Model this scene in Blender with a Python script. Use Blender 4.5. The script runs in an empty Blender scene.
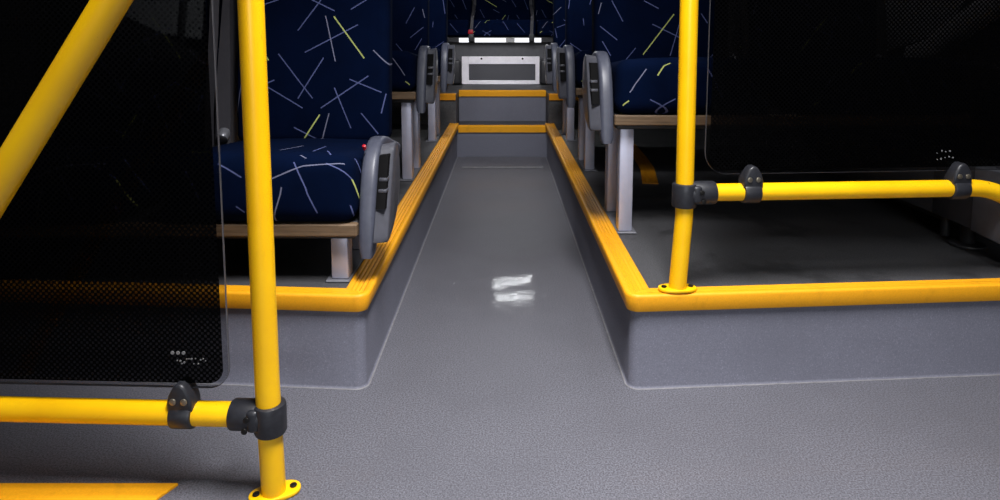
import bpy, bmesh, math, random
from mathutils import Vector, Matrix
random.seed(7)
scn = bpy.context.scene
COL = scn.collection
PI = math.pi

# ------------------------------------------------------------------ materials
def lin(r, g, b):
    def f(c):
        c /= 255.0
        return c / 12.92 if c <= 0.04045 else ((c + 0.055) / 1.055) ** 2.4
    return (f(r), f(g), f(b), 1.0)

class NT:
    def __init__(s, name):
        s.m = bpy.data.materials.new(name); s.m.use_nodes = True
        s.t = s.m.node_tree; s.t.nodes.clear()
        s.out = s.n('ShaderNodeOutputMaterial')
    def n(s, typ, **kw):
        nd = s.t.nodes.new(typ)
        for k, v in kw.items(): setattr(nd, k, v)
        return nd
    def l(s, a, b): s.t.links.new(a, b)
    def math(s, op, a, b=None, c=None, clamp=False):
        nd = s.n('ShaderNodeMath', operation=op); nd.use_clamp = clamp
        for i, v in enumerate((a, b, c)):
            if v is None: continue
            if isinstance(v, (int, float)): nd.inputs[i].default_value = v
            else: s.l(v, nd.inputs[i])
        return nd.outputs[0]
    def mix(s, fac, a, b):
        nd = s.n('ShaderNodeMix', data_type='RGBA')
        for i, v in ((0, fac), (6, a), (7, b)):
            if isinstance(v, (int, float, tuple)): nd.inputs[i].default_value = v
            else: s.l(v, nd.inputs[i])
        return nd.outputs[2]
    def noise(s, scale, detail=4, rough=.55, vec=None, out=0):
        nd = s.n('ShaderNodeTexNoise'); nd.inputs['Scale'].default_value = scale
        nd.inputs['Detail'].default_value = detail; nd.inputs['Roughness'].default_value = rough
        if vec is not None: s.l(vec, nd.inputs['Vector'])
        return nd.outputs[out]
    def ramp(s, v, a, b):
        nd = s.n('ShaderNodeMapRange'); s.l(v, nd.inputs[0])
        nd.inputs[1].default_value = a; nd.inputs[2].default_value = b
        return nd.outputs[0]
    def coord(s, which='Object'):
        return s.n('ShaderNodeTexCoord').outputs[which]
    def pbr(s, color, rough=.5, metal=0., spec=.5, coat=0., coat_rough=.1, bump=None, bstr=.2, bdist=.002, sheen=0):
        p = s.n('ShaderNodeBsdfPrincipled')
        if isinstance(color, tuple): p.inputs['Base Color'].default_value = color
        else: s.l(color, p.inputs['Base Color'])
        if isinstance(rough, (int, float)): p.inputs['Roughness'].default_value = rough
        else: s.l(rough, p.inputs['Roughness'])
        p.inputs['Metallic'].default_value = metal
        p.inputs['Specular IOR Level'].default_value = spec
        p.inputs['Coat Weight'].default_value = coat
        p.inputs['Coat Roughness'].default_value = coat_rough
        p.inputs['Sheen Weight'].default_value = sheen
        if bump is not None:
            b = s.n('ShaderNodeBump'); b.inputs['Strength'].default_value = bstr
            b.inputs['Distance'].default_value = bdist
            s.l(bump, b.inputs['Height']); s.l(b.outputs[0], p.inputs['Normal'])
            s.bumpnode = b
        s.l(p.outputs[0], s.out.inputs[0]); s.p = p
        return p

def simple(name, rgb, rough=.5, metal=0., spec=.5, var=.12, nscale=40, bump=.0, coat=0., coat_rough=.15):
    t = NT(name); c = lin(*rgb); v = t.noise(nscale, vec=t.coord())
    d = tuple(x * (1 - var) for x in c[:3]) + (1,); e = tuple(min(1, x * (1 + var)) for x in c[:3]) + (1,)
    col = t.mix(t.ramp(v, .3, .7), d, e)
    t.pbr(col, rough, metal, spec, coat, coat_rough, bump=v if bump else None, bstr=bump)
    return t.m

def vinyl(name, rgb, rough=.42, spec=.4, dark=.50, light=1.42, coat=0., patch=False, stains=0.):
    t = NT(name); co = t.coord()
    c = lin(*rgb)
    n1 = t.noise(300, 2, .8, co); n2 = t.noise(330, 2, .6, co); n3 = t.noise(3.5, 5, .6, co)
    dk = tuple(x * dark for x in c[:3]) + (1,); lt = tuple(x * light for x in c[:3]) + (1,)
    col = t.mix(t.ramp(n1, .36, .64), dk, lt)
    col = t.mix(t.math('MULTIPLY', t.ramp(n2, .60, .70), .45), col, tuple(x * 2.1 for x in c[:3]) + (1,))
    wear = tuple(x * .72 for x in c[:3]) + (1,)
    col = t.mix(t.math('MULTIPLY', t.ramp(n3, .45, .75), .45), col, wear)
    if stains:
        n4 = t.noise(6, 6, .62, co)
        col = t.mix(t.math('MULTIPLY', t.ramp(n4, .55, .62), stains), col, tuple(x * .3 for x in c[:3]) + (1,))
    h = n1
    if patch:      # broad waviness of the sheet, and a patch of embossed pips trodden into it
        n5 = t.noise(5.0, 2, .5, co)
        h = t.math('ADD', t.math('MULTIPLY', n1, .02), t.math('MULTIPLY', n5, 9.0))
        sp = t.n('ShaderNodeSeparateXYZ'); t.l(co, sp.inputs[0])
        dx = t.math('SUBTRACT', sp.outputs[0], -.24); dy = t.math('SUBTRACT', sp.outputs[1], 1.13)
        r = t.math('SQRT', t.math('ADD', t.math('MULTIPLY', dx, dx), t.math('MULTIPLY', dy, dy)))
        pips = t.math('MULTIPLY', t.math('SINE', t.math('MULTIPLY', sp.outputs[0], 330)), t.math('SINE', t.math('MULTIPLY', sp.outputs[1], 260)))
        m = t.ramp(t.math('ADD', r, t.math('MULTIPLY', t.noise(14, 2, .5, co), .06)), .13, .09)
        h = t.math('ADD', h, t.math('MULTIPLY', t.math('MULTIPLY', pips, m), .35))
    p = t.pbr(col, rough, 0, spec, coat, .07, bump=h, bstr=.10, bdist=.0012)
    if patch:      # slight buckle in the sheet half way along the aisle
        yy = t.math('SUBTRACT', sp.outputs[1], t.math('MULTIPLY', sp.outputs[0], .35))
        g = t.math('DIVIDE', t.math('SUBTRACT', yy, 2.05), .10)
        win = t.math('POWER', 2.718, t.math('MULTIPLY', t.math('MULTIPLY', g, g), -1.0))
        rip = t.math('MULTIPLY', t.math('COSINE', t.math('MULTIPLY', t.math('SUBTRACT', yy, 1.93), 2 * PI / .31)), -.00105)
        b2 = t.n('ShaderNodeBump'); b2.inputs['Strength'].default_value = 1; b2.inputs['Distance'].default_value = 1
        t.l(t.math('ADD', t.math('MULTIPLY', rip, win), t.math('MULTIPLY', t.noise(16, 2, .5, co), .0005)), b2.inputs['Height']); t.l(b2.outputs[0], t.bumpnode.inputs['Normal']); t.l(b2.outputs[0], p.inputs['Coat Normal'])
    return t.m

def fabric(name, segs, period):
    t = NT(name); uv = t.coord('UV')
    s = t.n('ShaderNodeSeparateXYZ'); t.l(uv, s.inputs[0])
    u, v = s.outputs[0], t.math('FLOORED_MODULO', s.outputs[1], period)
    cb = t.n('ShaderNodeCombineXYZ'); t.l(u, cb.inputs[0]); t.l(v, cb.inputs[1]); uv2 = cb.outputs[0]
    weave = t.noise(900, 2, .7, uv)
    soft = t.noise(9, 4, .6, uv)
    base = t.mix(t.ramp(weave, .3, .7), lin(2, 9, 27), lin(3, 16, 46))
    base = t.mix(t.math('MULTIPLY', t.ramp(soft, .4, .7), .4), base, lin(1, 6, 19))
    cols = {0: lin(94, 102, 148), 1: lin(122, 124, 148), 2: lin(190, 200, 118)}
    col = base
    for k in (0, 1, 2):
        acc = None
        for a, b, c, d, kk in segs:
            if kk != k: continue
            mp = t.n('ShaderNodeMapping', vector_type='TEXTURE')
            mp.inputs['Location'].default_value = ((a + c) / 2, (b + d) / 2, 0)
            mp.inputs['Rotation'].default_value = (0, 0, math.atan2(d - b, c - a))
            mp.inputs['Scale'].default_value = (math.hypot(c - a, d - b) / 2, .0016 if k != 2 else .0020, 1)
            t.l(uv2, mp.inputs['Vector'])
            ab = t.n('ShaderNodeVectorMath', operation='ABSOLUTE'); t.l(mp.outputs[0], ab.inputs[0])
            sx = t.n('ShaderNodeSeparateXYZ'); t.l(ab.outputs[0], sx.inputs[0])
            q = t.math('MAXIMUM', sx.outputs[0], sx.outputs[1])
            acc = q if acc is None else t.math('MINIMUM', acc, q)
        if acc is not None:
            f = t.math('MULTIPLY', t.math('LESS_THAN', acc, 1.0), t.math('ADD', .62, t.math('MULTIPLY', t.ramp(soft, .3, .7), .38)))
            col = t.mix(f, col, cols[k])
    t.pbr(col, .95, 0, .04, bump=weave, bstr=.25, bdist=.0006, sheen=.0)
    return t.m

def film_glass(name, x0, z0, r, hand, tv=.078):
    """tinted pane with a black dotted film printed on its front, a clear margin near the cut edge"""
    t = NT(name); co = t.coord(); s = t.n('ShaderNodeSeparateXYZ'); t.l(co, s.inputs[0])
    x, z = s.outputs[0], s.outputs[2]
    p = .0100
    k = 2 * PI / p
    lat = t.math('MULTIPLY', t.math('COSINE', t.math('MULTIPLY', x, k)), t.math('COSINE', t.math('MULTIPLY', z, k)))
    hole = t.math('GREATER_THAN', lat, .12)
    # distance inside the rounded corner rectangle: hand=-1 pane lies to -x of x0, +1 to +x
    ix = t.math('MULTIPLY', t.math('SUBTRACT', x, x0), hand); iz = t.math('SUBTRACT', z, z0)
    qx = t.math('MAXIMUM', t.math('SUBTRACT', r, ix), 0.0); qz = t.math('MAXIMUM', t.math('SUBTRACT', r, iz), 0.0)
    dist = t.math('SUBTRACT', r, t.math('SQRT', t.math('ADD', t.math('MULTIPLY', qx, qx), t.math('MULTIPLY', qz, qz))))
    d2 = t.math('MINIMUM', t.math('MINIMUM', ix, iz), dist)
    clear = t.math('LESS_THAN', d2, .0095)
    opening = t.math('MAXIMUM', hole, clear)
    tr = t.n('ShaderNodeBsdfTransparent'); tr.inputs[0].default_value = (tv, tv * .95, tv * .92, 1)
    trc = t.n('ShaderNodeBsdfTransparent'); trc.inputs[0].default_value = (.62, .62, .63, 1)
    mt = t.n('ShaderNodeMixShader'); t.l(clear, mt.inputs[0]); t.l(tr.outputs[0], mt.inputs[1]); t.l(trc.outputs[0], mt.inputs[2])
    blk = t.n('ShaderNodeBsdfDiffuse'); blk.inputs[0].default_value = (.0012, .0012, .0014, 1)
    mo = t.n('ShaderNodeMixShader'); t.l(opening, mo.inputs[0]); t.l(blk.outputs[0], mo.inputs[1]); t.l(mt.outputs[0], mo.inputs[2])
    gl = t.n('ShaderNodeBsdfGlossy'); gl.inputs['Roughness'].default_value = .03
    fr = t.n('ShaderNodeFresnel'); fr.inputs[0].default_value = 1.45
    mg = t.n('ShaderNodeMixShader'); t.l(t.math('MULTIPLY', fr.outputs[0], .10), mg.inputs[0]); t.l(mo.outputs[0], mg.inputs[1]); t.l(gl.outputs[0], mg.inputs[2])
    t.l(mg.outputs[0], t.out.inputs[0])
    return t.m

def tint_glass(name, c, fac=.8):
    t = NT(name)
    tr = t.n('ShaderNodeBsdfTransparent'); tr.inputs[0].default_value = c + (1,)
    gl = t.n('ShaderNodeBsdfGlossy'); gl.inputs['Roughness'].default_value = .04
    fr = t.n('ShaderNodeFresnel'); fr.inputs[0].default_value = 1.45
    mg = t.n('ShaderNodeMixShader'); t.l(t.math('MULTIPLY', fr.outputs[0], fac), mg.inputs[0]); t.l(tr.outputs[0], mg.inputs[1]); t.l(gl.outputs[0], mg.inputs[2])
    t.l(mg.outputs[0], t.out.inputs[0])
    return t.m

def emit(name, c, st):
    t = NT(name); e = t.n('ShaderNodeEmission'); e.inputs[0].default_value = c + (1,); e.inputs[1].default_value = st
    t.l(e.outputs[0], t.out.inputs[0]); return t.m

def yellow_paint(name):
    t = NT(name); co = t.coord()
    mp = t.n('ShaderNodeMapping'); mp.inputs['Scale'].default_value = (1, 1, .12); t.l(co, mp.inputs[0])
    n = t.noise(60, 5, .65, mp.outputs[0]); n2 = t.noise(7, 3, .6, co)
    col = t.mix(t.ramp(n2, .35, .7), lin(247, 192, 7), lin(236, 177, 4))
    col = t.mix(t.math('MULTIPLY', t.ramp(n, .70, .76), .75), col, lin(95, 82, 40))
    t.pbr(col, .34, 0, .5); return t.m

def nosing_mat(name, rgb):
    t = NT(name); co = t.coord(); n = t.noise(25, 5, .65, co); g = t.noise(300, 2, .6, co)
    c = lin(*rgb)
    col = t.mix(t.ramp(g, .3, .7), tuple(x * .88 for x in c[:3]) + (1,), c)
    col = t.mix(t.math('MULTIPLY', t.ramp(n, .55, .75), .35), col, tuple(x * .5 for x in c[:3]) + (1,))
    t.pbr(col, .5, 0, .35, bump=g, bstr=.15, bdist=.0006); return t.m

def grille_mat(name):
    t = NT(name); co = t.coord(); s = t.n('ShaderNodeSeparateXYZ'); t.l(co, s.inputs[0])
    k = 2 * PI / .012
    g = t.math('MULTIPLY', t.math('COSINE', t.math('MULTIPLY', s.outputs[0], k)), t.math('COSINE', t.math('MULTIPLY', s.outputs[2], k)))
    col = t.mix(t.ramp(g, -.1, .3), lin(92, 92, 98), lin(24, 24, 27))
    t.pbr(col, .55, .3); return t.m

M = {}
M['floor'] = vinyl('floor_vinyl', (96, 96, 103), rough=.5, spec=.2, coat=.09, patch=True)
M['riser'] = vinyl('riser_vinyl', (108, 109, 121), rough=.55, spec=.3, dark=.85, light=1.1)
M['platform'] = vinyl('platform_vinyl', (72, 72, 74), rough=.5, spec=.35, stains=.55)
M['nosing'] = nosing_mat('edging_rubber', (240, 166, 20))
M['nosing_dark'] = nosing_mat('edging_rubber_worn', (214, 140, 12))  # darker yellow for the short side edgings and the under-seat one
M['pole'] = yellow_paint('yellow_pole_paint')
M['black_plastic'] = simple('black_connector_plastic', (34, 35, 40), .42, var=.25, nscale=120, bump=.1)
M['screw'] = simple('zinc_screw', (150, 142, 125), .35, metal=.9)
M['bolt'] = simple('black_bolt', (22, 20, 18), .4, metal=.4)
M['band'] = simple('armrest_grey_plastic', (70, 73, 86), .42, var=.10, nscale=90)
M['shell'] = simple('armrest_shell_light_plastic', (74, 75, 82), .28, var=.10, nscale=70)
M['dark_plastic'] = simple('dark_grey_plastic', (38, 38, 41), .5)
M['leg'] = simple('anodised_leg_metal', (182, 184, 202), .42, metal=.35, var=.10, nscale=15)
M['wood'] = None
M['grey_panel'] = simple('grey_panel_plastic', (72, 72, 76), .5, var=.1)
M['wall'] = simple('wall_lining_grey', (70, 70, 75), .55, var=.08)
M['pillar'] = simple('pillar_lining_pale', (205, 205, 212), .5, var=.05)  # pale tone paints brightness onto the right wall
M['ceiling'] = simple('ceiling_lining', (150, 150, 152), .6, var=.05)
M['box'] = simple('ledge_grey_plastic', (62, 63, 68), .5, var=.12)
M['boxl'] = simple('ledge_light_grey_plastic', (104, 105, 112), .5, var=.1)
M['black_pad'] = simple('black_padding', (14, 14, 16), .7)
M['belt'] = simple('seat_belt_webbing', (52, 52, 58), .75, var=.2, nscale=300)
M['belt_grey'] = simple('belt_housing_grey', (62, 61, 66), .5, var=.1)
M['knob'] = simple('belt_anchor_light', (118, 120, 126), .3, metal=.3)
M['red'] = simple('red_button', (170, 14, 30), .4)
M['white_panel'] = simple('white_painted_metal', (232, 228, 234), .4, var=.06)
M['grille'] = grille_mat('perforated_grille')
M['led'] = emit('white_light_strip', (.93, .95, 1.0), 1.3)  # white bench strip given emission of its own
M['led_off'] = simple('strip_label_grey', (150, 150, 150), .5)
M['edge_glass'] = simple('cut_glass_edge', (84, 84, 88), .25, spec=.8)
M['back_glass'] = tint_glass('glass_rear_face', (.92, .92, .92), .3)
M['win_glass'] = tint_glass('window_dark_glass', (.10, .11, .12))
M['rubber'] = simple('black_window_rubber', (16, 16, 17), .6)
M['etch'] = simple('white_etched_mark', (120, 120, 122), .6)
M['weld'] = simple('sealant_weld', (122, 121, 124), .5, var=.2, nscale=60)
t = NT('plywood_edge'); co = t.coord(); mp = t.n('ShaderNodeMapping'); mp.inputs['Scale'].default_value = (1, 1, 14); t.l(co, mp.inputs[0])
n = t.noise(9, 5, .6, mp.outputs[0]); t.pbr(t.mix(t.ramp(n, .35, .68), lin(84, 66, 46), lin(120, 98, 74)), .6); M['wood'] = t.m

LB = [(.248,.527,.18,.494,0),(.219,.527,.286,.437,0),(.206,.48,.175,.348,1),(.182,.478,.091,.357,2),(.111,.454,.264,.374,0),(.065,.381,-.001,.317,1),(.34,.37,.24,.242,0),(.209,.359,.283,.241,0),(.384,.284,.269,.214,0),(.35,.295,.384,.28,0),(.078,.307,.217,.214,0),(.133,.297,.04,.26,0),(.177,.273,.13,.156,0),(.387,.383,.368,.351,2),(.133,.498,.085,.527,0),(.386,.512,.342,.527,0),(.028,.255,.041,.199,0),(.22,.195,.276,.111,2),(.193,.199,.215,.12,1),(.295,.158,.21,.114,0),(.45,.46,.42,.38,0),(.44,.30,.46,.2,1),(.05,.14,.1,.2,0)]
LC = [(.211,.232,.19,.342,1),(.132,.225,.134,.342,0),(.145,.169,.129,.155,1),(.155,.141,.105,.029,0),(.181,.082,.207,.007,1),(.207,.098,.134,.131,1),(.134,.131,.043,.144,1),(.084,.141,.029,.115,0),(.029,.115,.014,.084,2),(.323,.136,.269,.103,0),(.033,.052,.02,.007,0),(.284,.045,.266,.031,0),(.103,.243,.079,.18,0),(.031,.197,.005,.15,0),(.005,.15,.012,.096,0),(.40,.13,.36,.05,0),(.44,.25,.36,.2,2)]
RB = [(.06,.339,.098,.268,0),(.024,.332,.014,.293,1),(.019,.252,.079,.205,0),(.027,.201,.057,.151,0),(.143,.178,.107,.135,0),(.273,.293,.168,.155,2),(.199,.259,.3,.21,0),(.3,.29,.261,.151,0),(.171,.339,.221,.312,0),(.365,.295,.387,.262,0),(.428,.178,.386,.133,0),(.1,.42,.2,.36,2),(.3,.46,.36,.36,0),(.22,.44,.28,.40,1),(.42,.44,.46,.34,0),(.05,.48,.12,.44,0)]
RC = [(.083,.125,.038,.064,1),(.149,.143,.131,.133,2),(.131,.133,.113,.105,2),(.037,.041,.021,.032,2),(.094,.045,.177,.004,0),(.164,.047,.082,.002,0),(.25,.123,.294,.049,0),(.36,.1,.42,.03,0),(.2,.3,.26,.2,0),(.3,.25,.4,.3,1),(.1,.2,.05,.3,0)]
def mirrored(s): return [(.445 - a, b, .47 - c, d, k) for a, b, c, d, k in s]
LB = [(a - .02, b, c - .02, d, k) for a, b, c, d, k in LB]; LC = [(a - .02, b, c - .02, d, k) for a, b, c, d, k in LC]
FAB = {'LB': fabric('navy_fabric_crossed_lines', LB, .53), 'LC': fabric('navy_fabric_seat_lines', LC, .55),
       'RB': fabric('navy_fabric_back_lines', RB, .50), 'RC': fabric('navy_fabric_cushion_lines', RC, .55),
       'MB': fabric('navy_fabric_loose_lines', mirrored(RB), .50)}

# ------------------------------------------------------------------ geometry helpers
def link(name, bm, mats, parent=None, smooth=40):
    me = bpy.data.meshes.new(name)
    bmesh.ops.recalc_face_normals(bm, faces=bm.faces)
    bm.to_mesh(me); bm.free()
    for m in (mats if isinstance(mats, (list, tuple)) else [mats]): me.materials.append(m)
    if smooth:
        me.polygons.foreach_set('use_smooth', [True] * len(me.polygons))
        me.set_sharp_from_angle(angle=math.radians(smooth))
    o = bpy.data.objects.new(name, me); COL.objects.link(o)
    if parent: o.parent = parent
    return o
def tag(o, label, cat, group=None):
    o['label'] = label; o['category'] = cat
    if group: o['group'] = group
    return o
def thing(name, label, cat, loc=(0, 0, 0), rz=0, group=None):
    o = bpy.data.objects.new(name, None); COL.objects.link(o)
    o.location = loc; o.rotation_euler = (0, 0, rz); o.empty_display_size = .1
    return tag(o, label, cat, group)
def struct(name, bm, mats, label=None, smooth=40):
    o = link(name, bm, mats, None, smooth); o['kind'] = 'structure'
    if label: o['label'] = label
    return o

def box(bm, x0, x1, y0, y1, z0, z1, bev=0., seg=2, mi=0):
    r = bmesh.ops.create_cube(bm, size=1)
    vs = r['verts']
    bmesh.ops.scale(bm, vec=(x1 - x0, y1 - y0, z1 - z0), verts=vs)
    bmesh.ops.translate(bm, vec=((x0 + x1) / 2, (y0 + y1) / 2, (z0 + z1) / 2), verts=vs)
    fs = set(f for v in vs for f in v.link_faces)
    for f in fs: f.material_index = mi
    if bev:
        es = list(set(e for v in vs for e in v.link_edges))
        bmesh.ops.bevel(bm, geom=es, offset=bev, segments=seg, profile=.5, affect='EDGES')
def ring_loft(bm, rings, cap=True, closed=False, mi=0):
    vr = [[bm.verts.new(p) for p in r] for r in rings]
    n = len(vr[0]); m = len(vr)
    for i in range(m if closed else m - 1):
        a, b = vr[i], vr[(i + 1) % m]
        for j in range(n):
            try:
                f = bm.faces.new((a[j], a[(j + 1) % n], b[(j + 1) % n], b[j])); f.material_index = mi
            except ValueError: pass
    if cap and not closed:
        for r in (vr[0], vr[-1]):
            f = bm.faces.new(r); f.material_index = mi
def smooth_path(pts, rad, n=8):
    """round the corners of a polyline with arcs of radius rad"""
    pts = [Vector(p) for p in pts]; out = [pts[0]]
    for i in range(1, len(pts) - 1):
        a, b, c = pts[i - 1], pts[i], pts[i + 1]
        d1 = (a - b).normalized(); d2 = (c - b).normalized(); ang = d1.angle(d2)
        r = rad[i - 1] if isinstance(rad, (list, tuple)) else rad
        if PI - ang < .01: out.append(b); continue
        tl = r / math.tan(ang / 2); p0 = b + d1 * tl
        cen = b + (d1 + d2).normalized() * (r / math.sin(ang / 2))
        u = p0 - cen; w = (b + d2 * tl) - cen
        tot = u.angle(w); ax = u.cross(w).normalized()
        for k in range(n + 1): out.append(cen + Matrix.Rotation(tot * k / n, 3, ax) @ u)
    out.append(pts[-1]); return out
def tube(bm, path, r, seg=24, cap=True, mi=0):
    path = [Vector(p) for p in path]
    n0 = (path[1] - path[0]).normalized()
    up = Vector((0, 0, 1)) if abs(n0.z) < .9 else Vector((0, 1, 0))
    nx = n0.cross(up).normalized(); rings = []; prev = n0
    for i, p in enumerate(path):
        if i == 0: d = n0
        elif i == len(path) - 1: d = (path[i] - path[i - 1]).normalized()
        else: d = ((path[i + 1] - p).normalized() + (p - path[i - 1]).normalized()).normalized()
        q = prev.rotation_difference(d); nx = q @ nx; prev = d
        ny = d.cross(nx)
        rr = r[i] if isinstance(r, (list, tuple)) else r
        rings.append([p + nx * (rr * math.cos(2 * PI * k / seg)) + ny * (rr * math.sin(2 * PI * k / seg)) for k in range(seg)])
    ring_loft(bm, rings, cap, mi=mi)
def cyl(bm, a, b, r, seg=24, bev=0.0, mi=0):
    a, b = Vector(a), Vector(b); d = (b - a).normalized()
    if bev: tube(bm, [a, a + d * bev * .3, a + d * bev, b - d * bev, b - d * bev * .3, b], [r - bev, r - bev * .3, r, r, r - bev * .3, r - bev], seg, mi=mi)
    else: tube(bm, [a, b], r, seg, mi=mi)
def prism(bm, outline, y0, y1, bev=0., axis='y', seg=2):
    """extrude a 2D outline: axis y -> (x,z) outline, axis x -> (y,z) outline, axis z -> (x,y) outline"""
    def P(p, t): return {'y': (p[0], t, p[1]), 'x': (t, p[0], p[1]), 'z': (p[0], p[1], t)}[axis]
    if not bev:
        ring_loft(bm, [[P(p, y0) for p in outline], [P(p, y1) for p in outline]]); return
    cx = sum(p[0] for p in outline) / len(outline); cy = sum(p[1] for p in outline) / len(outline)
    n = len(outline)
    area = sum(outline[i][0] * outline[(i + 1) % n][1] - outline[(i + 1) % n][0] * outline[i][1] for i in range(n))
    sg = 1 if area > 0 else -1
    def inset(d):
        res = []
        for i in range(n):
            a, b, c = Vector(outline[i - 1]), Vector(outline[i]), Vector(outline[(i + 1) % n])
            n1 = Vector((-(b - a).y, (b - a).x)).normalized() * sg; n2 = Vector((-(c - b).y, (c - b).x)).normalized() * sg
            res.append(b + (n1 + n2) * (d / max(.3, 1 + n1.dot(n2))))
        return res
    rings = []; sd = 1 if y1 > y0 else -1
    for k in range(seg + 1):
        th = PI / 2 * k / seg
        rings.append([P(p, y0 + sd * bev * (1 - math.sin(th))) for p in inset(bev * (1 - math.cos(th)) if False else bev * (1 - math.sin(th)))] if False else
                     [P(p, y0 + sd * bev * (1 - math.cos(th))) for p in inset(bev * (1 - math.sin(th)))])
    for k in range(seg, -1, -1):
        th = PI / 2 * k / seg
        rings.append([P(p, y1 - sd * bev * (1 - math.cos(th))) for p in inset(bev * (1 - math.sin(th)))])
    ring_loft(bm, rings)
def rrect(x0, x1, y0, y1, r, n=6, corners=(1, 1, 1, 1)):
    out = []
    for (cx, cy, a0, on) in ((x1 - r, y0 + r, -90, corners[0]), (x1 - r, y1 - r, 0, corners[1]), (x0 + r, y1 - r, 90, corners[2]), (x0 + r, y0 + r, 180, corners[3])):
        if on:
            for k in range(n + 1):
                a = math.radians(a0 + 90 * k / n); out.append((cx + r * math.cos(a), cy + r * math.sin(a)))
        else:
            a = math.radians(a0 + 45); out.append((cx + r * (1 if math.cos(a) > 0 else -1), cy + r * (1 if math.sin(a) > 0 else -1)))
    return out
def rounded_block(dx, dy, dz, r, fn=None, uvfn=None, n=7):
    """upholstered block: rounded box centred at the origin, deformed by fn; uv from the undeformed shape"""
    bm = bmesh.new(); h = Vector((dx / 2, dy / 2, dz / 2))
    def axis(hh):
        rr = min(r, hh * .98); a = []
        for k in range(5): a.append(-hh + rr * (1 - math.cos(PI / 2 * k / 4)) if k else -hh)
        inner = [-(hh - rr) + 2 * (hh - rr) * k / n for k in range(1, n)]
        return a + inner + [-v for v in reversed(a)]
    ax = [axis(v) for v in h]; cache = {}
    orig = {}
    def V(i, j, k):
        key = (i, j, k)
        if key in cache: return cache[key]
        p = Vector((ax[0][i], ax[1][j], ax[2][k]))
        inn = Vector([max(-(h[a] - min(r, h[a] * .98)), min(h[a] - min(r, h[a] * .98), p[a])) for a in range(3)])
        d = p - inn
        # project the cube surface point to the rounded surface
        q = inn + d.normalized() * min(r, min(h) * .98) if d.length > 1e-9 else p
        v = bm.verts.new(q); cache[key] = v; orig[v] = q.copy(); return v
    N = [len(a) - 1 for a in ax]
    def quad(a, b, c, d):
        vs = []
        for v in (a, b, c, d):
            if v not in vs: vs.append(v)
        if len(vs) > 2:
            try: bm.faces.new(vs)
            except ValueError: pass
    for i in range(N[0]):
        for j in range(N[1]):
            for k in (0, N[2]): quad(V(i, j, k), V(i + 1, j, k), V(i + 1, j + 1, k), V(i, j + 1, k))
    for i in range(N[0]):
        for k in range(N[2]):
            for j in (0, N[1]): quad(V(i, j, k), V(i + 1, j, k), V(i + 1, j, k + 1), V(i, j, k + 1))
    for j in range(N[1]):
        for k in range(N[2]):
            for i in (0, N[0]): quad(V(i, j, k), V(i, j + 1, k), V(i, j + 1, k + 1), V(i, j, k + 1))
    uvl = bm.loops.layers.uv.new('UVMap')
    if uvfn:
        for f in bm.faces:
            for lp in f.loops: lp[uvl].uv = uvfn(orig[lp.vert])
    if fn:
        for v in bm.verts: v.co = Vector(fn(v.co))
    return bm

# ------------------------------------------------------------------ the setting
WX = 1.36          # inner half width of the coach
PZ = .217          # height of the raised floors
bm = bmesh.new(); box(bm, -WX - .05, WX + .05, -5.6, 4.30, -.06, 0)
struct('floor', bm, M['floor'], 'grey speckled vinyl floor of the aisle and entrance')

def offset_path(path, r):
    """2D path (outward normal = left of travel); returns function giving ring positions for an outward offset"""
    P = [Vector(p) for p in path]; st = []
    for i, p in enumerate(P):
        if i == 0 or i == len(P) - 1:
            d = (P[1] - P[0]) if i == 0 else (P[-1] - P[-2]); n = Vector((-d.y, d.x)).normalized()
            st.append(('e', p, n, n, 0))
        else:
            d1 = (p - P[i - 1]).normalized(); d2 = (P[i + 1] - p).normalized()
            n1 = Vector((-d1.y, d1.x)); n2 = Vector((-d2.y, d2.x))
            for k in range(9): st.append(('c', p, n1, n2, k / 8))
    def at(idx, o, f1=1.0, f2=1.0):
        ty, p, n1, n2, f = st[idx]
        if ty == 'e': return p + n1 * (o * (f1 if idx == 0 else f2) if o < -.004 else o)
        m = (n1 + n2) / (1 + n1.dot(n2))
        cen = p - m * r
        R = r + o
        if R <= 0:
            c = n1.dot(n2); o1, o2 = o * f1, o * f2
            return p + n1 * ((o1 - c * o2) / (1 - c * c)) + n2 * ((o2 - c * o1) / (1 - c * c))
        a = n1.angle(n2); s = math.sin(a)
        n = n1 * (math.sin((1 - f) * a) / s) + n2 * (math.sin(f * a) / s)
        return cen + n * R
    return len(st), at
def sweep(bm, path, r, prof_fn, closed=True, cap=True, f1=1.0, f2=1.0):
    n, at = offset_path(path, r); rings = []
    for i in range(n):
        pr = prof_fn(i, n); rings.append([(*at(i, o, f1, f2), z) for o, z in pr])
    if closed: ring_loft(bm, rings, cap)
    else:
        vr = [[bm.verts.new(p) for p in q] for q in rings]
        for a, b in zip(vr[:-1], vr[1:]):
            for j in range(len(a) - 1): bm.faces.new((a[j], a[j + 1], b[j + 1], b[j]))

YB = 4.16
pathL = [(-WX, 1.455), (-.293, 1.383), (-.292, YB)]
pathR = [(.285, YB), (.283, 1.383), (WX, 1.462)]
pathL = pathL[::-1]; pathR = pathR[::-1]     # outward normal on the left of travel
pathL = [(-.299, YB), (-.309, 1.383), (-WX, 1.455)]
def outward_ok(path):
    d = Vector(path[1]) - Vector(path[0]); return Vector((-d.y, d.x))
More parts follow.
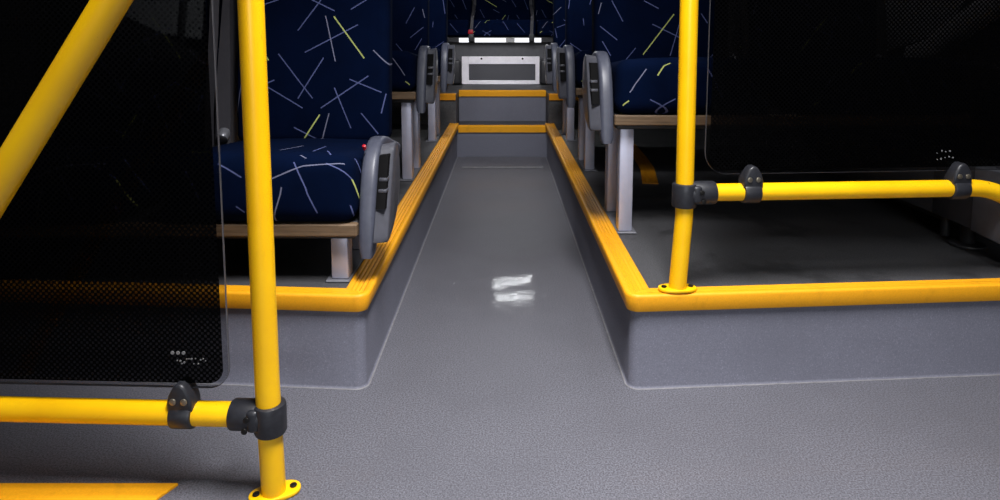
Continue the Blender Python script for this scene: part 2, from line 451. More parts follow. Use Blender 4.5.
# left: travelling towards -y has its left side at +x (the aisle); right: travelling from wall to corner then +y has left side... handled below
pathR = [(WX, 1.462), (.284, 1.383), (.284, YB)]
def riser_prof(i, n):
    fl = [(.0035, .0006), (.0012, .0022), (0, .005)]
    return fl + [(0, PZ)]
for nm, path, lab in (('raised_floor', pathL, 'raised floor with grey vinyl riser left of the aisle'), ('raised_floor', pathR, 'raised floor with grey vinyl riser right of the aisle')):
    bm = bmesh.new()
    sweep(bm, path, .022, riser_prof, closed=False)
    n, at = offset_path(path, .022)
    side = -1 if path is pathL else 1
    rim = [(*at(i, 0), PZ) for i in range(n)]
    for f in bm.faces: f.material_index = 0
    top = [bm.verts.new(p) for p in rim]
    far = [bm.verts.new(p) for p in (((-WX, YB, PZ),) if side < 0 else ((WX, YB, PZ),))]
    f = bm.faces.new(top + far if side < 0 else top + far); f.material_index = 1
    bmesh.ops.remove_doubles(bm, verts=bm.verts, dist=1e-5)
    struct(nm, bm, [M['riser'], M['platform']], lab, smooth=50)
    # thin weld line of sealant where riser and floor meet
    bm = bmesh.new()
    sweep(bm, path, .022, lambda i, n: [(.0032, .0004), (.0040, .0014), (.0066, .0014), (.0074, .0004)])
    struct('trim_1' if side < 0 else 'trim_2', bm, M['weld'], 'pale sealant line along the foot of the riser')

def nosing_prof(i, n, path=None, smooth_end=None):
    ribs = []
    ntop = 36
    for k in range(ntop + 1):
        o = -.043 + .048 * k / ntop
        # the ribs run along the aisle and die out on the straight front piece
        amp = 1.0 if ((smooth_end == 'last' and i <= n - 6) or (smooth_end == 'first' and i >= 5)) else .25
        ribs.append((o, PZ + .0052 - amp * .0030 * (0.5 + .5 * math.cos(2 * PI * k / 7.2)) * (1 if 2 < k < 34 else 0)))
    return [(-.046, PZ + .0006), (-.046, PZ + .003)] + ribs + [(.0085, PZ + .0050), (.0120, PZ + .0028), (.0136, PZ - .001), (.0095, .186), (.0075, .182), (.0012, .182), (.0012, PZ + .0006)]
for path, en, lab in ((pathL, 'last', 'yellow ribbed edging round the left raised floor, under the low armrest'), (pathR, 'first', 'yellow ribbed edging round the right raised floor, under the bent pole')):
    bm = bmesh.new()
    sweep(bm, path, .016, lambda i, n: nosing_prof(i, n, path, en), f1=.60 if en == 'first' else 1, f2=.60 if en == 'last' else 1)
    tag(link('step_edging', bm, M['nosing'], None, 35), lab, 'step edging', 'yellow step edgings')

# rear steps
bm = bmesh.new()
prof = [(YB, 0), (YB, .200), (4.42, .200), (4.42, .41), (5.75, .41), (5.75, 0)]
box(bm, -.300, .292, YB, 4.42, -.01, .198); box(bm, -.300, .292, 4.42, 5.75, -.01, .405)
o = struct('raised_step', bm, M['riser'], 'grey steps at the rear end of the aisle', 0)
bm = bmesh.new()
box(bm, -WX, -.302, YB + .002, 5.75, -.01, .405); box(bm, .294, WX, YB + .002, 5.75, -.01, .405)
struct('raised_step', bm, M['platform'], 'dark higher floor either side of the rear steps', 0)
# dark vinyl on the treads
bm = bmesh.new(); box(bm, -.298, .290, YB + .05, 4.418, .1985, .202); box(bm, -.298, .290, 4.47, 5.2, .4055, .409)
struct('trim_3', bm, M['platform'], 'dark vinyl on the rear treads', 0)
def bar_nosing(x0, x1, yf, ztop, dep, hgt, lab, mat='nosing'):
    bm = bmesh.new(); o = []
    prof = [(yf - .001, ztop - hgt), (yf - .009, ztop - hgt + .002), (yf - .010, ztop + .001), (yf - .006, ztop + .005)]
    for k in range(25): prof.append((yf - .003 + (dep - .004) * k / 24, ztop + .006 - (.003 * (.5 + .5 * math.cos(2 * PI * k / 6)) if 2 < k < 23 else 0)))
    prof += [(yf + dep, ztop + .0005), (yf - .001, ztop + .0005)]
    ring_loft(bm, [[(x0, y, z) for y, z in prof], [(x1, y, z) for y, z in prof]])
    return tag(link('step_edging', bm, M[mat], None, 35), lab, 'step edging', 'yellow step edgings')
bar_nosing(-.288, .280, YB, .199, .045, .038, 'short yellow edging across the lower step at the end of the aisle')
bar_nosing(-.300, .292, 4.42, .406, .045, .036, 'yellow edging across the upper step below the white vent panel')
bar_nosing(-.52, -.304, YB + .002, .406, .045, .036, 'short yellow edging left of the upper step', 'nosing_dark')
bar_nosing(.296, .52, YB + .002, .406, .045, .036, 'short yellow edging right of the upper step', 'nosing_dark')

# floor hatch at the end of the aisle
t_ = thing('floor_hatch', 'flat grey floor hatch with pale front rim at the end of the aisle', 'floor hatch', (0, 3.98, 0))
bm = bmesh.new(); box(bm, -.245, .238, -.165, .172, .0004, .005, .001, 1); link('cover', bm, M['floor'], t_, 0)
bm = bmesh.new(); box(bm, -.245, .238, -.178, -.167, .0004, .0075, .001, 1); link('rim', bm, M['weld'], t_, 0)

# walls, ceiling, windows
def wall_with_windows(name, s, wins):
    bm = bmesh.new(); a, b = (WX, WX + .05)
    ys = [-5.6] + [v for w in wins for v in w] + [5.8]
    x0, x1 = sorted((s * a, s * b))
    box(bm, x0, x1, -5.6, 5.8, -.06, 1.02); box(bm, x0, x1, -5.6, 5.8, 1.85, 2.3)
    for k in range(0, len(ys), 2): box(bm, x0, x1, ys[k], ys[k + 1], 1.02, 1.85)
    # shallow seams and a rail in the lining
    for z in (.815,): box(bm, *sorted((s * (a - .004), s * (a + .001))), -5.6, 5.8, z, z + .012)
    struct(name, bm, M['wall'], 'grey wall lining below the windows', 0)
WIN = [(-5.2, -3.9), (-3.75, -2.35), (-2.2, -.7), (-.55, 1.1), (1.25, 2.9), (3.05, 4.8)]
wall_with_windows('wall_left', -1, WIN); wall_with_windows('wall_right', 1, WIN)
k = 0
for s in (-1, 1):
    for y0, y1 in WIN:
        k += 1; bm = bmesh.new()
        x0, x1 = sorted((s * (WX + .015), s * (WX + .022))); box(bm, x0, x1, y0, y1, 1.02, 1.85)
        w = struct('window_%d' % k, bm, M['win_glass'], 'dark bus window', 0)
        bm = bmesh.new()
        for q in ((y0, y0 + .03, 1.02, 1.85), (y1 - .03, y1, 1.02, 1.85), (y0, y1, 1.02, 1.05), (y0, y1, 1.82, 1.85)):
            xa, xb = sorted((s * (WX + .002), s * (WX + .014))); box(bm, xa, xb, *q)
        link('window_seal', bm, M['rubber'], w, 0)
bm = bmesh.new(); box(bm, -WX - .05, WX + .05, -5.6, 5.8, 2.25, 2.31); struct('ceiling', bm, M['ceiling'], None, 0)
bm = bmesh.new(); box(bm, -WX - .05, WX + .05, 5.75, 5.81, -.06, 2.3); struct('wall_rear', bm, M['wall'], None, 0)
bm = bmesh.new(); box(bm, -WX - .05, WX + .05, -5.66, -5.6, -.06, 2.3); struct('wall_front', bm, M['rubber'], None, 0)
# curved moulding on the right wall, rising towards the front
pth = [(WX - .012, y, z) for y, z in ((2.16, .715), (2.05, .745), (1.97, .79), (1.88, .84), (1.78, .885), (1.62, .93), (1.4, .96), (1.1, .97))]
bm = bmesh.new(); sp = smooth_path(pth, .15, 4)
rings = [[(p.x - .014, p.y, p.z - .035), (p.x - .022, p.y, p.z), (p.x - .014, p.y, p.z + .035), (p.x + .012, p.y, p.z + .045), (p.x + .012, p.y, p.z - .045)] for p in sp]
ring_loft(bm, rings); struct('trim_4', bm, M['pillar'], 'curved grey moulding on the right wall', 50)

bm = bmesh.new(); prism(bm, [(2.02, .80), (2.34, .72), (2.34, 1.0), (1.95, 1.0), (1.92, .90)], WX - .010, WX + .002, .003, 'x', 2)  # pale panel added in place of a window with outside light
struct('trim_5', bm, M['pillar'], 'pale pillar lining on the right wall', 30)

# ------------------------------------------------------------------ double seats
def double_seat(s, loc, leg_h, back_f, cush_f, label, lx=.045, button=False):
    """s=-1 left, +1 right of the aisle. Local x grows away from the aisle, y to the rear, z up from the raised floor."""
    T = thing('double_seat', label, 'bus seat', loc, 0, 'double bus seats with navy patterned fabric')
    X = lambda x: s * x
    pan = leg_h + .032                      # top of the plywood pan
    def bx(bm, x0, x1, *r, **k): a, b = sorted((X(x0), X(x1))); box(bm, a, b, *r, **k)
    bm = bmesh.new(); bx(bm, .0, 1.0, .0, .022, leg_h + .002, pan - .001, bev=.003, seg=1)
    link('seat_frame', bm, M['wood'], T, 30)
    bm = bmesh.new(); bx(bm, .002, .998, .0225, .44, leg_h + .004, pan - .001, bev=.003, seg=1)
    link('seat_pan', bm, M['dark_plastic'], T, 30)
    cd, ch = .45, .155
    for x0 in (0.0, .53):
        w = .445
        def fn(p):
            bul = .010 * max(0, 1 - (2 * p.x / w) ** 2) * max(0, 1 - (2 * p.z / ch) ** 2) * (1 if p.y < 0 else 0)
            drop = -.035 * max(0, (p.y + cd / 2) / cd) * (p.z + ch / 2) / ch
            crown = .008 * (1 - (2 * p.x / w) ** 2) * (p.z > 0)
            return (s * (p.x + x0 + w / 2), p.y + cd / 2 - .008 - bul, p.z + ch / 2 + pan + drop + crown)
        bm = rounded_block(w - .004, cd, ch, .034, fn, lambda q: (q.x + w / 2, (q.z + ch / 2) + (q.y + cd / 2)), 9)
        link('cushion', bm, FAB[cush_f], T, 60)
        bh, bt = .80, .085
        tilt = math.tan(math.radians(7))
        zb = pan + .108
        def fb(p):
            zz = p.z + bh / 2
            side = .016 * (abs(2 * p.x / w) ** 3) * (1 if p.y < 0 else .3)
            cw = w * (1 - .10 * max(0, zz / bh - .55) ** 1.5)
            lum = .012 * math.exp(-((zz - .18) / .13) ** 2)
            return (s * (p.x * cw / w + x0 + w / 2), .475 + p.y - side * .6 - lum * (p.y < 0) + zz * tilt, zz + zb)
        bm = rounded_block(w - .002, bt, bh, .030, fb, lambda q: (q.x + w / 2, q.z + bh / 2 + .108), 10)
        b = link('backrest', bm, FAB[back_f], T, 60)
        bm = bmesh.new()
        prof = rrect(x0 + .012, x0 + w - .012, zb + .03, zb + bh - .03, .05)
        ring = lambda off, ins: [(X(x0 + w / 2 + (px - x0 - w / 2) * ins), .475 + bt / 2 + off + (pz - zb) * tilt, zb + bh / 2 + (pz - zb - bh / 2) * ins) for px, pz in prof]
        ring_loft(bm, [ring(-.02, 1), ring(.004, 1), ring(.018, .96), ring(.022, .9)])
        link('back_shell', bm, M['dark_plastic'], b, 40)
        # welt along the aisle-side edge of the backrest
        bm = bmesh.new()
        tube(bm, [(X(x0 + .006 + .003 * max(0, z_ - .5)), .475 - .020 + z_ * tilt, zb + z_) for z_ in [.04 + .72 * q / 10 for q in range(11)]], .0035, 8)
        link('piping', bm, M['piping'], b, 60)
    # grey shell between the two backrests, belt and anchor
    for xm in (.486, .990):
        bm = bmesh.new()
        ring_loft(bm, [[(X(xm - .022), .440, pan + .10), (X(xm + .022), .440, pan + .10), (X(xm + .016), .56, pan + .08), (X(xm - .016), .56, pan + .08)],
                       [(X(xm - .020), .465, pan + .30), (X(xm + .020), .465, pan + .30), (X(xm + .013), .58, pan + .30), (X(xm - .013), .58, pan + .30)],
                       [(X(xm - .007), .52, pan + .60), (X(xm + .007), .52, pan + .60), (X(xm + .007), .62, pan + .60), (X(xm - .007), .62, pan + .60)]])
        h = link('belt_housing', bm, M['belt_grey'], T, 30)
        bm = bmesh.new()
        cyl(bm, (X(xm - .004), .425, pan + .125), (X(xm - .004), .452, pan + .145), .017, 16, .005)
        link('belt_anchor', bm, M['knob'], h, 40)
    for xm in (.506,):
        bm = bmesh.new(); pts = [(xm + .012, .425, pan + .09), (xm + .010, .428, pan + .20), (xm - .004, .448, pan + .42), (xm - .016, .49, pan + .80)]
        ring_loft(bm, [[(X(x - .012), y, z), (X(x + .012), y - .004, z), (X(x + .012), y - .001, z), (X(x - .012), y + .003, z)] for x, y, z in pts])
        link('seat_belt', bm, M['belt_grey'], T, 30)
    # leg on the aisle side with its foot plate
    bm = bmesh.new(); bx(bm, lx, lx + .040, .035, .080, .006, leg_h - .012, bev=.004, seg=2)
    lg = link('leg', bm, M['leg'], T, 30)
    bm = bmesh.new(); bx(bm, lx, lx + .040, .245, .295, .006, leg_h - .012, bev=.004, seg=2); link('leg', bm, M['leg'], T, 30)
    bm = bmesh.new(); bx(bm, lx - .004, lx + .052, .025, .31, .0006, .006, bev=.002, seg=1); link('foot_plate', bm, M['boxl'], lg, 30)
    bm = bmesh.new(); bx(bm, .012, .95, .035, .30, leg_h - .013, leg_h + .001, bev=.002, seg=1)
    link('cross_rail', bm, M['dark_plastic'], T, 30)
    bm = bmesh.new(); bx(bm, .955, 1.0, .06, .25, leg_h - .05, leg_h + .0035, bev=.004, seg=2); link('wall_bracket', bm, M['dark_plastic'], T, 30)
    # armrest: front band, light shell on the aisle side, latch between them
    pts = [(.002, -.082), (.008, -.03), (.020, .03), (.040, .09), (.070, .136), (.112, .166), (.16, .174), (.22, .166), (.30, .145), (.40, .12)]
    fine = []
    for i in range(len(pts) - 1):
        p0 = Vector(pts[max(0, i - 1)]); p1 = Vector(pts[i]); p2 = Vector(pts[i + 1]); p3 = Vector(pts[min(len(pts) - 1, i + 2)])
        for q in range(4):
            u = q / 4; fine.append(.5 * ((2 * p1) + (p2 - p0) * u + (2 * p0 - 5 * p1 + 4 * p2 - p3) * u * u + (-p0 + 3 * p1 - 3 * p2 + p3) * u ** 3))
    fine.append(Vector(pts[-1])); rings = []
    for i, p in enumerate(fine):
        d = (fine[min(i + 1, len(fine) - 1)] - fine[max(i - 1, 0)]).normalized(); nn = Vector((d.y, -d.x))   # points inwards (rear/down)
        wd = .019 if i > 2 else (.012, .016, .0185)[i]
        th = .034 if i > 1 else (.024, .031)[i]
        sec = []
        for (a, b) in ((-1, .25), (-.78, .04), (-.4, 0), (.4, 0), (.78, .04), (1, .25), (1, .8), (.8, 1), (-.8, 1), (-1, .8)):
            q = p + nn * (b * th); sec.append((X(-.019 + a * wd), q.x, pan + q.y))
        rings.append(sec)
    bm = bmesh.new(); ring_loft(bm, rings); ar = link('armrest', bm, M['band'], T, 50)
    out = [(.008, -.044), (.016, -.022), (.038, .015), (.070, .075), (.098, .125), (.124, .156), (.150, .164), (.176, .150), (.194, .115), (.196, .07), (.180, .028), (.142, -.008), (.088, -.032), (.036, -.046)]
    o2 = []
    nn = len(out)
    for i in range(nn):
        p0, p1, p2, p3 = (Vector(out[(i + k) % nn]) for k in (-1, 0, 1, 2))
        for q in range(3):
            u = q / 3; v = .5 * ((2 * p1) + (p2 - p0) * u + (2 * p0 - 5 * p1 + 4 * p2 - p3) * u * u + (-p0 + 3 * p1 - 3 * p2 + p3) * u ** 3); o2.append((v.x, pan + v.y))
    bm = bmesh.new(); 
    cy_, cz_ = .11, pan + .05
    ring_loft(bm, [[(X(xx), cy_ + (y_ - cy_) * sc + dy, cz_ + (z_ - cz_) * sc) for y_, z_ in o2] for xx, sc, dy in ((-.0385, .97, -.020), (-.052, .985, -.010), (-.064, 1, 0), (-.0665, .985, .001), (-.068, .95, .003))])
    link('side_shell', bm, M['shell'], ar, 50)
    bm = bmesh.new()
    bx(bm, -.0380, -.006, .108, .17, pan - .03, pan + .10, bev=.004); prism(bm, [(.022, pan + .028), (.058, pan + .022), (.116, pan + .120), (.118, pan + .142), (.080, pan + .142)], X(-.0385), X(-.0605), .002, 'x', 2)
    link('latch', bm, M['recess'], ar, 30)  # black raised piece stands for the shaded hollow
    for zz, yy in ((.062, .034), (.086, .046)):
        bm = bmesh.new(); bx(bm, -.0622, -.042, yy + .004, yy + .03, pan + zz, pan + zz + .008, bev=.002); link('latch_step', bm, M['shell'], ar, 30)
    if button:
        bm = bmesh.new(); cyl(bm, (X(-.006), .075, pan + .158), (X(-.006), .066, pan + .168), .0045, 12, .0015); link('push_button', bm, M['red'], ar, 40)
    return T
M['recess'] = simple('armrest_recess_plastic', (9, 9, 10), .8, spec=.1)  # black tone paints the shade inside the armrest
M['piping'] = simple('navy_piping', (22, 30, 74), .8)

double_seat(-1, (-.330, 1.430, PZ), .116, 'LB', 'LC', 'low navy double seat nearest on the left, just behind the left pole', .030, True)
double_seat(-1, (-.335, 2.480, PZ), .323, 'RB', 'RC', 'second navy double seat on the left, behind the low one', .022)
double_seat(-1, (-.332, 3.420, PZ), .323, 'MB', 'RC', 'third and farthest navy double seat on the left of the aisle', .030)
double_seat(1, (.312, 1.800, PZ), .318, 'RB', 'RC', 'navy double seat nearest on the right, its window half behind the tinted pane', .022)
double_seat(1, (.300, 2.660, PZ), .323, 'MB', 'RC', 'second navy double seat on the right, behind the nearest one')
double_seat(1, (.300, 3.440, PZ), .323, 'LB', 'RC', 'third and farthest navy double seat on the right of the aisle')

# ------------------------------------------------------------------ rear bench and vent panel
T = thing('rear_bench', 'dark full-width rear bench with a bright white strip under its cushions', 'bus seat', (0, 4.98, .41))
bm = bmesh.new(); box(bm, -1.3, 1.3, .05, .5, .0, .318, .004, 1); link('base_panel', bm, M['grey_panel'], T, 0)
bm = bmesh.new(); box(bm, -1.3, 1.3, .015, .5, .319, .360, .004, 1); link('seat_frame', bm, M['dark_plastic'], T, 0)
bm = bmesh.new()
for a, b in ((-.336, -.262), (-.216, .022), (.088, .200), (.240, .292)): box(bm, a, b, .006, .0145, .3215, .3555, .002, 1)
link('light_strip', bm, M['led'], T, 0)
bm = bmesh.new(); box(bm, .024, .086, .006, .0145, .320, .357, .002, 1); link('strip_label', bm, M['led_off'], T, 0)
for i in range(5):
    x0 = -1.28 + i * .514; w = .506
    bmr = rounded_block(w, .46, .13, .03, lambda p: (p.x + x0 + w / 2, p.y + .26, p.z + .43), lambda q: (q.x + w / 2, q.z + .065 + q.y + .23), 6)
    link('cushion', bmr, FAB['RC'], T, 60)
    bmr = rounded_block(w, .09, .56, .03, lambda p: (p.x + x0 + w / 2, p.y + .52 + (p.z + .28) * .12, p.z + .75), lambda q: (q.x + w / 2, q.z + .5), 6)
    link('backrest', bmr, FAB['RB'], T, 60)
for i, (x, rd) in enumerate(((-.238, True), (.222, False))):
    bm = bmesh.new()
    pts = [(x - .006, -.004, .335), (x - .004, -.006, .40), (x + .004, .05, .52), (x + .006, .40, .62), (x + .01, .46, 1.00)]
    ring_loft(bm, [[(a - .012, b, c), (a + .012, b, c), (a + .012, b + .004, c + .002), (a - .012, b + .004, c + .002)] for a, b, c in pts])
    bl = link('seat_belt', bm, M['belt'], T, 30)
    bm = bmesh.new(); box(bm, x - .024, x + .016, -.022, -.006, .33, .385, .004, 2); bk = link('buckle', bm, M['dark_plastic'], bl, 30)
    if rd:
        bm = bmesh.new(); box(bm, x - .026, x + .012, -.024, -.004, .386, .418, .004, 2); link('buckle_button', bm, M['red'], bk, 30)
for x in (-.26, .205):
    pass

T = thing('vent_panel', 'white metal panel with dark perforated grille at the foot of the rear bench', 'vent panel', (0, 5.0, .411))
bm = bmesh.new()
def fr(x0, x1, z0, z1): box(bm, x0, x1, -.012, .004, z0, z1, .0015, 1)
fr(-.316, -.262, .0, .213); fr(.249, .280, .0, .213); fr(-.2615, .2485, .155, .213); fr(-.2615, .2485, .0, .030)
link('frame', bm, M['white_panel'], T, 0)
bm = bmesh.new(); box(bm, -.2615, .2485, -.004, .0, .0305, .1545); link('grille', bm, M['grille'], T, 0)
for x in (-.165, .150):
    bm = bmesh.new(); cyl(bm, (x, -.0118, .196), (x, -.016, .196), .008, 14, .001); link('screw', bm, M['bolt'], T, 40)
for x0, x1 in ((-.42, -.318), (.282, .39)):
    bm = bmesh.new(); box(bm, x0, x1, -.05, .035, 0, .19, .02, 3); link('side_block', bm, M['dark_plastic'], T, 40)

# ------------------------------------------------------------------ handrails
PR = .0203
def flange(bm, T, w=.052):
    pass
def clip(T, x, y, z, name='glass_clip'):
    """black clip: ring round the rail and a pointed tab with two screws that grips the pane"""
    bm = bmesh.new(); cyl(bm, (x - .019, y, z), (x + .019, y, z), PR + .0045, 28, .003)
    out = [(-.0215, .012), (.0215, .012), (.0225, .026), (.0185, .041), (.0105, .055), (.004, .060), (-.004, .060), (-.0105, .055), (-.0185, .041), (-.0225, .026)]
    prism(bm, [(x + a, z + b) for a, b in out], y - .019, y + .015, .005, 'y', 3)
    c = link(name, bm, M['black_plastic'], T, 40)
    for a in (-.0095, .0095):
        bm = bmesh.new(); cyl(bm, (x + a, y - .018, z + .031), (x + a, y - .0212, z + .031), .0058, 16, .001)
        cyl(bm, (x + a, y - .0205, z + .031), (x + a, y - .0216, z + .031), .0028, 6)
        link('screw', bm, M['screw'], c, 40)
def tee(T, px, py, z, dirx, ln):
    bm = bmesh.new()
    cyl(bm, (px, py, z - .031), (px, py, z + .022), PR + .0065, 32, .004)
    cyl(bm, (px + dirx * .01, py, z), (px + dirx * ln, py, z), PR + .0055, 32, .004)
    a0, a1 = sorted((px + dirx * .012, px + dirx * .032)); box(bm, a0, a1, py - .026, py - .01, z - .019, z + .019, .006, 3)
    t = link('tee_connector', bm, M['black_plastic'], T, 40)
    for q in ((.030, .006), (.034, -.014)):
        bm = bmesh.new(); cyl(bm, (px + dirx * q[0], py - .0262, z + q[1]), (px + dirx * q[0], py - .0285, z + q[1]), .0055, 12, .001); link('set_screw', bm, M['bolt'], t, 40)
def base(T, x, y, z, ang=0):
    bm = bmesh.new(); ca, sa = math.cos(ang), math.sin(ang)
    out = []
    for a in range(28):
        th = 2 * PI * a / 28; r = 1.0
        ex = .043 * math.copysign(abs(math.cos(th)) ** .75, math.cos(th)); ey = .0235 * math.copysign(abs(math.sin(th)) ** .9, math.sin(th))
        out.append((x + ex * ca - ey * sa, y + ex * sa + ey * ca))
    prism(bm, out, z + .0005, z + .007, .002, 'z', 2)
    f = link('base_flange', bm, M['pole'], T, 40)
    for a in (-.0305, .0305):
        bm = bmesh.new(); cyl(bm, (x + a * ca, y + a * sa, z + .0072), (x + a * ca, y + a * sa, z + .0105), .0062, 14, .0015); link('bolt', bm, M['bolt'], f, 40)

# left: post on the floor, rail to the left
ang = math.radians(-2.2)
T = thing('handrail', 'yellow post standing on the floor at left with low rail towards the left wall', 'handrail', (-.396, 1.047, 0), ang, 'yellow handrails')
bm = bmesh.new(); tube(bm, smooth_path([(0, 0, .004), (-.004, 0, .20), (-.010, 0, 2.24)], .5, 6), PR, 28); link('post', bm, M['pole'], T, 60)
bm = bmesh.new(); cyl(bm, (-.02, 0, .145), (-.962, 0, .145), PR, 28); link('rail', bm, M['pole'], T, 60)
tee(T, -.001, 0, .145, -1, .066); clip(T, -.149, 0, .145); clip(T, -.72, 0, .145); base(T, .002, 0, 0, math.radians(24))
bm = bmesh.new(); cyl(bm, (-.955, 0, .145), (-.966, 0, .145), .04, 24, .003); link('wall_flange', bm, M['black_plastic'], T, 40)

def pane(name, label, loc, rz, x0, x1, z0, r, hand, mat, marks):
    T = thing(name, label, 'glass panel', loc, rz, 'tinted glass panels')
    out = rrect(min(x0, x1), max(x0, x1), z0, 1.62, r, 8)
    bm = bmesh.new(); prism(bm, out, -.0035, .0035, .0012, 'y', 2)
    bm.normal_update()
    for f in bm.faces:
        c = f.calc_center_median()
        f.material_index = 0 if c.y < -.0033 else (2 if c.y > .0033 else 1)
    g = link('pane', bm, [mat, M['edge_glass'], M['back_glass']], T, 40)
    bm = bmesh.new()
    for x, z, rr in marks: cyl(bm, (x, -.0046, z), (x, -.0037, z), rr, 10)
    link('etched_mark', bm, M['etch'], T, 40)
r_l = .036
zl = .192
marks = [(-.163, zl + .063, .0032), (-.1535, zl + .063, .0032), (-.144, zl + .063, .0032)]
rnd = random.Random(3)
for i in range(13): marks.append((-.155 + .0040 * i + rnd.uniform(-.001, .001), zl + .050 + rnd.uniform(-.006, .004), rnd.choice((.0010, .0013, .0018))))
pane('glass_panel', 'dark dotted glass panel at left above the low rail, beside the left post', (-.396, 1.047, 0), ang, -.068, -.962, zl, r_l, -1,
     film_glass('dotted_tint_glass_entry', -.068, zl, r_l, -1), marks)

# right: bent pole on the raised floor, rail to the right turning down
ang = math.radians(4.0)
T = thing('handrail', 'yellow bent pole standing on the right raised floor, with rail curving down at right', 'handrail', (.389, 1.400, PZ), ang, 'yellow handrails')
zr = .227
bm = bmesh.new(); tube(bm, smooth_path([(0, 0, .010), (.0105, 0, .170), (.000, 0, 2.02)], .25, 8), PR - .001, 28); link('post', bm, M['pole'], T, 60)
bm = bmesh.new(); tube(bm, smooth_path([(.02, 0, zr), (.850, 0, zr), (.850, 0, .012)], .175, 14), PR - .001, 28); link('rail', bm, M['pole'], T, 60)
tee(T, .0100, 0, zr, 1, .068); clip(T, .158, 0, zr); clip(T, .640, 0, zr); base(T, 0, 0, .0065)
base(T, .850, 0, 0.0)
r_r = .050
marks = []
for i in range(9): marks.append((.592 + .0095 * (i % 5) + rnd.uniform(-.001, .001), .296 + .0125 * (i // 5) + rnd.uniform(-.004, .004), rnd.choice((.0010, .0013, .0018))))
pane('glass_panel', 'dark dotted glass panel at right above the rail, hiding half a seat', (.389, 1.409, PZ), ang, .056, .962, .266, r_r, 1,
     film_glass('dotted_tint_glass_seat', .056, .266, r_r, 1, .13), marks)

# slanting handrail in front at left
T = thing('handrail', 'thick slanting yellow handrail crossing the upper left corner', 'handrail', (-1.03, .80, 0), 0, 'yellow handrails')
bm = bmesh.new()
d = Vector((-.476 + .631, 0, .832 - .603)).normalized(); A = Vector((-.631 + 1.03, 0, .603))
p0 = A - d * (.603 - .01) / d.z; p1 = A + d * .72
tube(bm, smooth_path([p0, p1, (p1.x, 0, 2.245)], .12, 10), PR - .0005, 28); link('rail', bm, M['pole'], T, 60)
base(T, p0.x, 0, 0)

# yellow threshold strip on the floor at lower left
bm = bmesh.new(); n = 60; prof = []
for k in range(n + 1): prof.append((k / n, .0050 - .0016 * (.5 + .5 * math.cos(2 * PI * k / 6)) * (1 if 2 < k < n - 2 else 0)))
ya, yb = .86, 1.068
rings = []
for x_f in (0, 1):
    row = []
    for f_, z in prof:
        y = ya + (yb - ya) * f_; x = -WX + .01 if x_f == 0 else (-.672 + .10 * f_)
        row.append((x, y, z))
    xe = -WX + .01 if x_f == 0 else -.572; xs = -WX + .01 if x_f == 0 else -.672
    rings.append(row + [(xe, yb, .0006), (xs, ya, .0006)])
ring_loft(bm, rings)
tag(link('floor_edging', bm, M['nosing'], None, 30), 'broad yellow ribbed strip on the floor at lower left, cut off slantwise', 'floor edging')

# yellow edging lying under the right seats
bm = bmesh.new(); rings = []
ctr = smooth_path([(.568, 2.46, 0), (.618, 2.74, 0), (.640, 3.0, 0), (.66, 3.35, 0)], 1.2, 5)
for i, p in enumerate(ctr):
    d = (ctr[min(i + 1, len(ctr) - 1)] - ctr[max(i - 1, 0)]).normalized(); nn = Vector((d.y, -d.x, 0))
    row = []
    for k in range(21):
        q = p + nn * (-.030 + .06 * k / 20); row.append((q.x, q.y, PZ + .006 - (.0022 * (.5 + .5 * math.cos(2 * PI * k / 5)) if 1 < k < 19 else 0)))
    a, b = p + nn * .030, p - nn * .030
    rings.append(row + [(a.x, a.y, PZ + .0006), (b.x, b.y, PZ + .0006)])
ring_loft(bm, rings)
tag(link('floor_edging', bm, M['nosing_dark'], None, 30), 'short curved yellow edging on the dark floor beneath the right seats', 'floor edging')

# grey ledge along the right wall, with its foot
T = thing('side_ledge', 'dark grey box ledge along the right wall under the rail, on a small foot', 'wall ledge', (1.22, 1.46, PZ))
bm = bmesh.new(); box(bm, 0, .132, .348, 1.05, .068, .232, .006, 2); link('side_panel', bm, M['box'], T, 30)
bm = bmesh.new(); box(bm, -.001, .132, .192, .346, .068, .232, .006, 2); link('side_panel', bm, M['box'], T, 30)
bm = bmesh.new(); prism(bm, [(.075, .060), (.19, .066), (.19, .234), (.075, .240)], -.004, .134, .005, 'x', 2); link('end_panel', bm, M['boxl'], T, 30)
bm = bmesh.new()
cyl(bm, (.045, .262, .010), (.045, .262, .070), .018, 18, .003); cyl(bm, (.045, .262, .0006), (.045, .262, .010), .044, 20, .004)
cyl(bm, (.030, .330, .008), (.030, .330, .070), .012, 14, .002)
link('foot', bm, M['dark_plastic'], T, 40)
bm = bmesh.new(); tube(bm, [(.04, .165, .236), (.05, .12, .30), (.08, .085, .42)], .008, 10); link('stay_rod', bm, M['boxl'], T, 40)
# black heater cover on the wall
T = thing('heater_cover', 'black rounded cover on the right wall seen dimly through the glass', 'heater cover', (WX, 1.62, PZ + .30))
bm = bmesh.new(); prism(bm, rrect(.10, .60, 0, .195, .05, 6), -.036, -.003, .012, 'x', 3); link('cover', bm, M['black_pad'], T, 40)

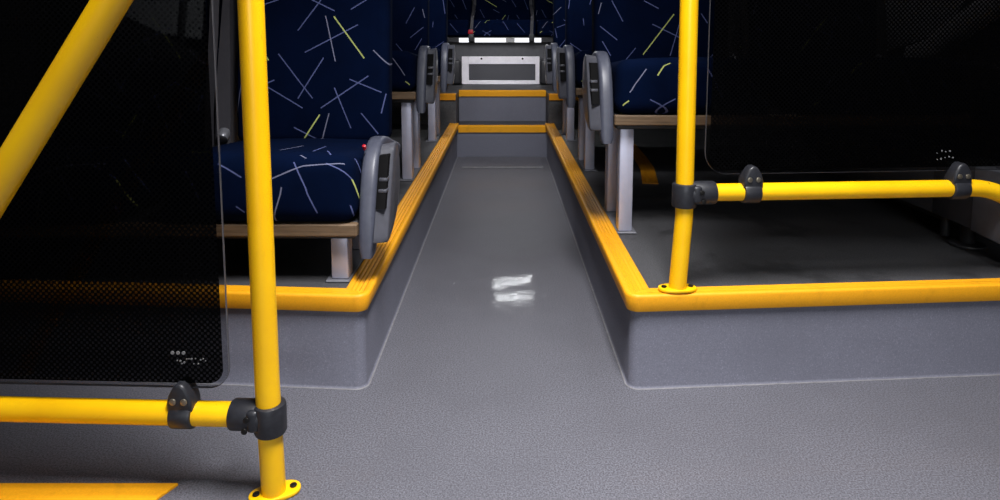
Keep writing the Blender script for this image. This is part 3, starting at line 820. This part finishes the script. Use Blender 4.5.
# ------------------------------------------------------------------ light
def area(name, loc, sx, sy, power, col=(1, .97, .94), target=None, spread=None):
    l = bpy.data.lights.new(name, 'AREA'); l.shape = 'RECTANGLE'; l.size = sx; l.size_y = sy; l.energy = power; l.color = col
    o = bpy.data.objects.new(name, l); COL.objects.link(o); o.location = loc
    if spread: l.spread = math.radians(spread)
    if target:
        o.rotation_euler = (Vector(target) - Vector(loc)).to_track_quat('-Z', 'Y').to_euler()
    return o
area('ceiling_lamp_entrance', (.20, .62, 2.22), .35, .8, 51, (1, .985, 1.0), None, 115)
area('windscreen_daylight', (.1, -5.4, 1.78), 2.0, .75, 85, (.90, .95, 1.0), (0, 3, .5))
area('ceiling_lamp_aisle', (.05, 2.4, 2.22), .22, 1.6, .8, (.97, .97, 1.0))
area('ceiling_lamp_rear', (.0, 2.5, 2.20), .5, .25, 11, (.97, .97, 1.0), (0, 4.3, .15), 90)  # unseen light added to brighten the rear risers and panel
area('ceiling_lamp_bench', (.0, 3.5, 2.20), .4, .2, 1.25, (.98, .97, 1.0), (0, 5.0, .50), 34)  # narrow unseen spot added to lift the white vent panel
area('ceiling_lamp_right', (1.0, 1.9, 2.22), .2, .5, 6, (.95, .97, 1.0))  # unseen fill added for the right wall behind the glass
area('rear_reading_lamp', (.10, 5.68, 1.56), .34, .03, 5.0, (.95, .98, 1.0), (0.05, 1.9, 0))
w = bpy.data.worlds.new('night'); scn.world = w; w.use_nodes = True
w.node_tree.nodes['Background'].inputs[0].default_value = (.03, .035, .05, 1); w.node_tree.nodes['Background'].inputs[1].default_value = .3

# ------------------------------------------------------------------ camera
cam = bpy.data.cameras.new('camera'); co = bpy.data.objects.new('camera', cam); COL.objects.link(co)
co.location = (0, 0, .79); co.rotation_euler = (math.radians(90 - 6), 0, 0)
cam.sensor_fit = 'HORIZONTAL'; cam.sensor_width = 36; cam.lens = 36 * 650 / 1000
cam.shift_x = -.003; cam.shift_y = -.147
cam.clip_start = .02
scn.camera = co
scn.view_settings.view_transform = 'Standard'; scn.view_settings.look = 'None'
scn.view_settings.gamma = 1; scn.view_settings.exposure = 0; scn.view_settings.use_curve_mapping = False
scn.cycles.transparent_max_bounces = 16; scn.cycles.max_bounces = 10
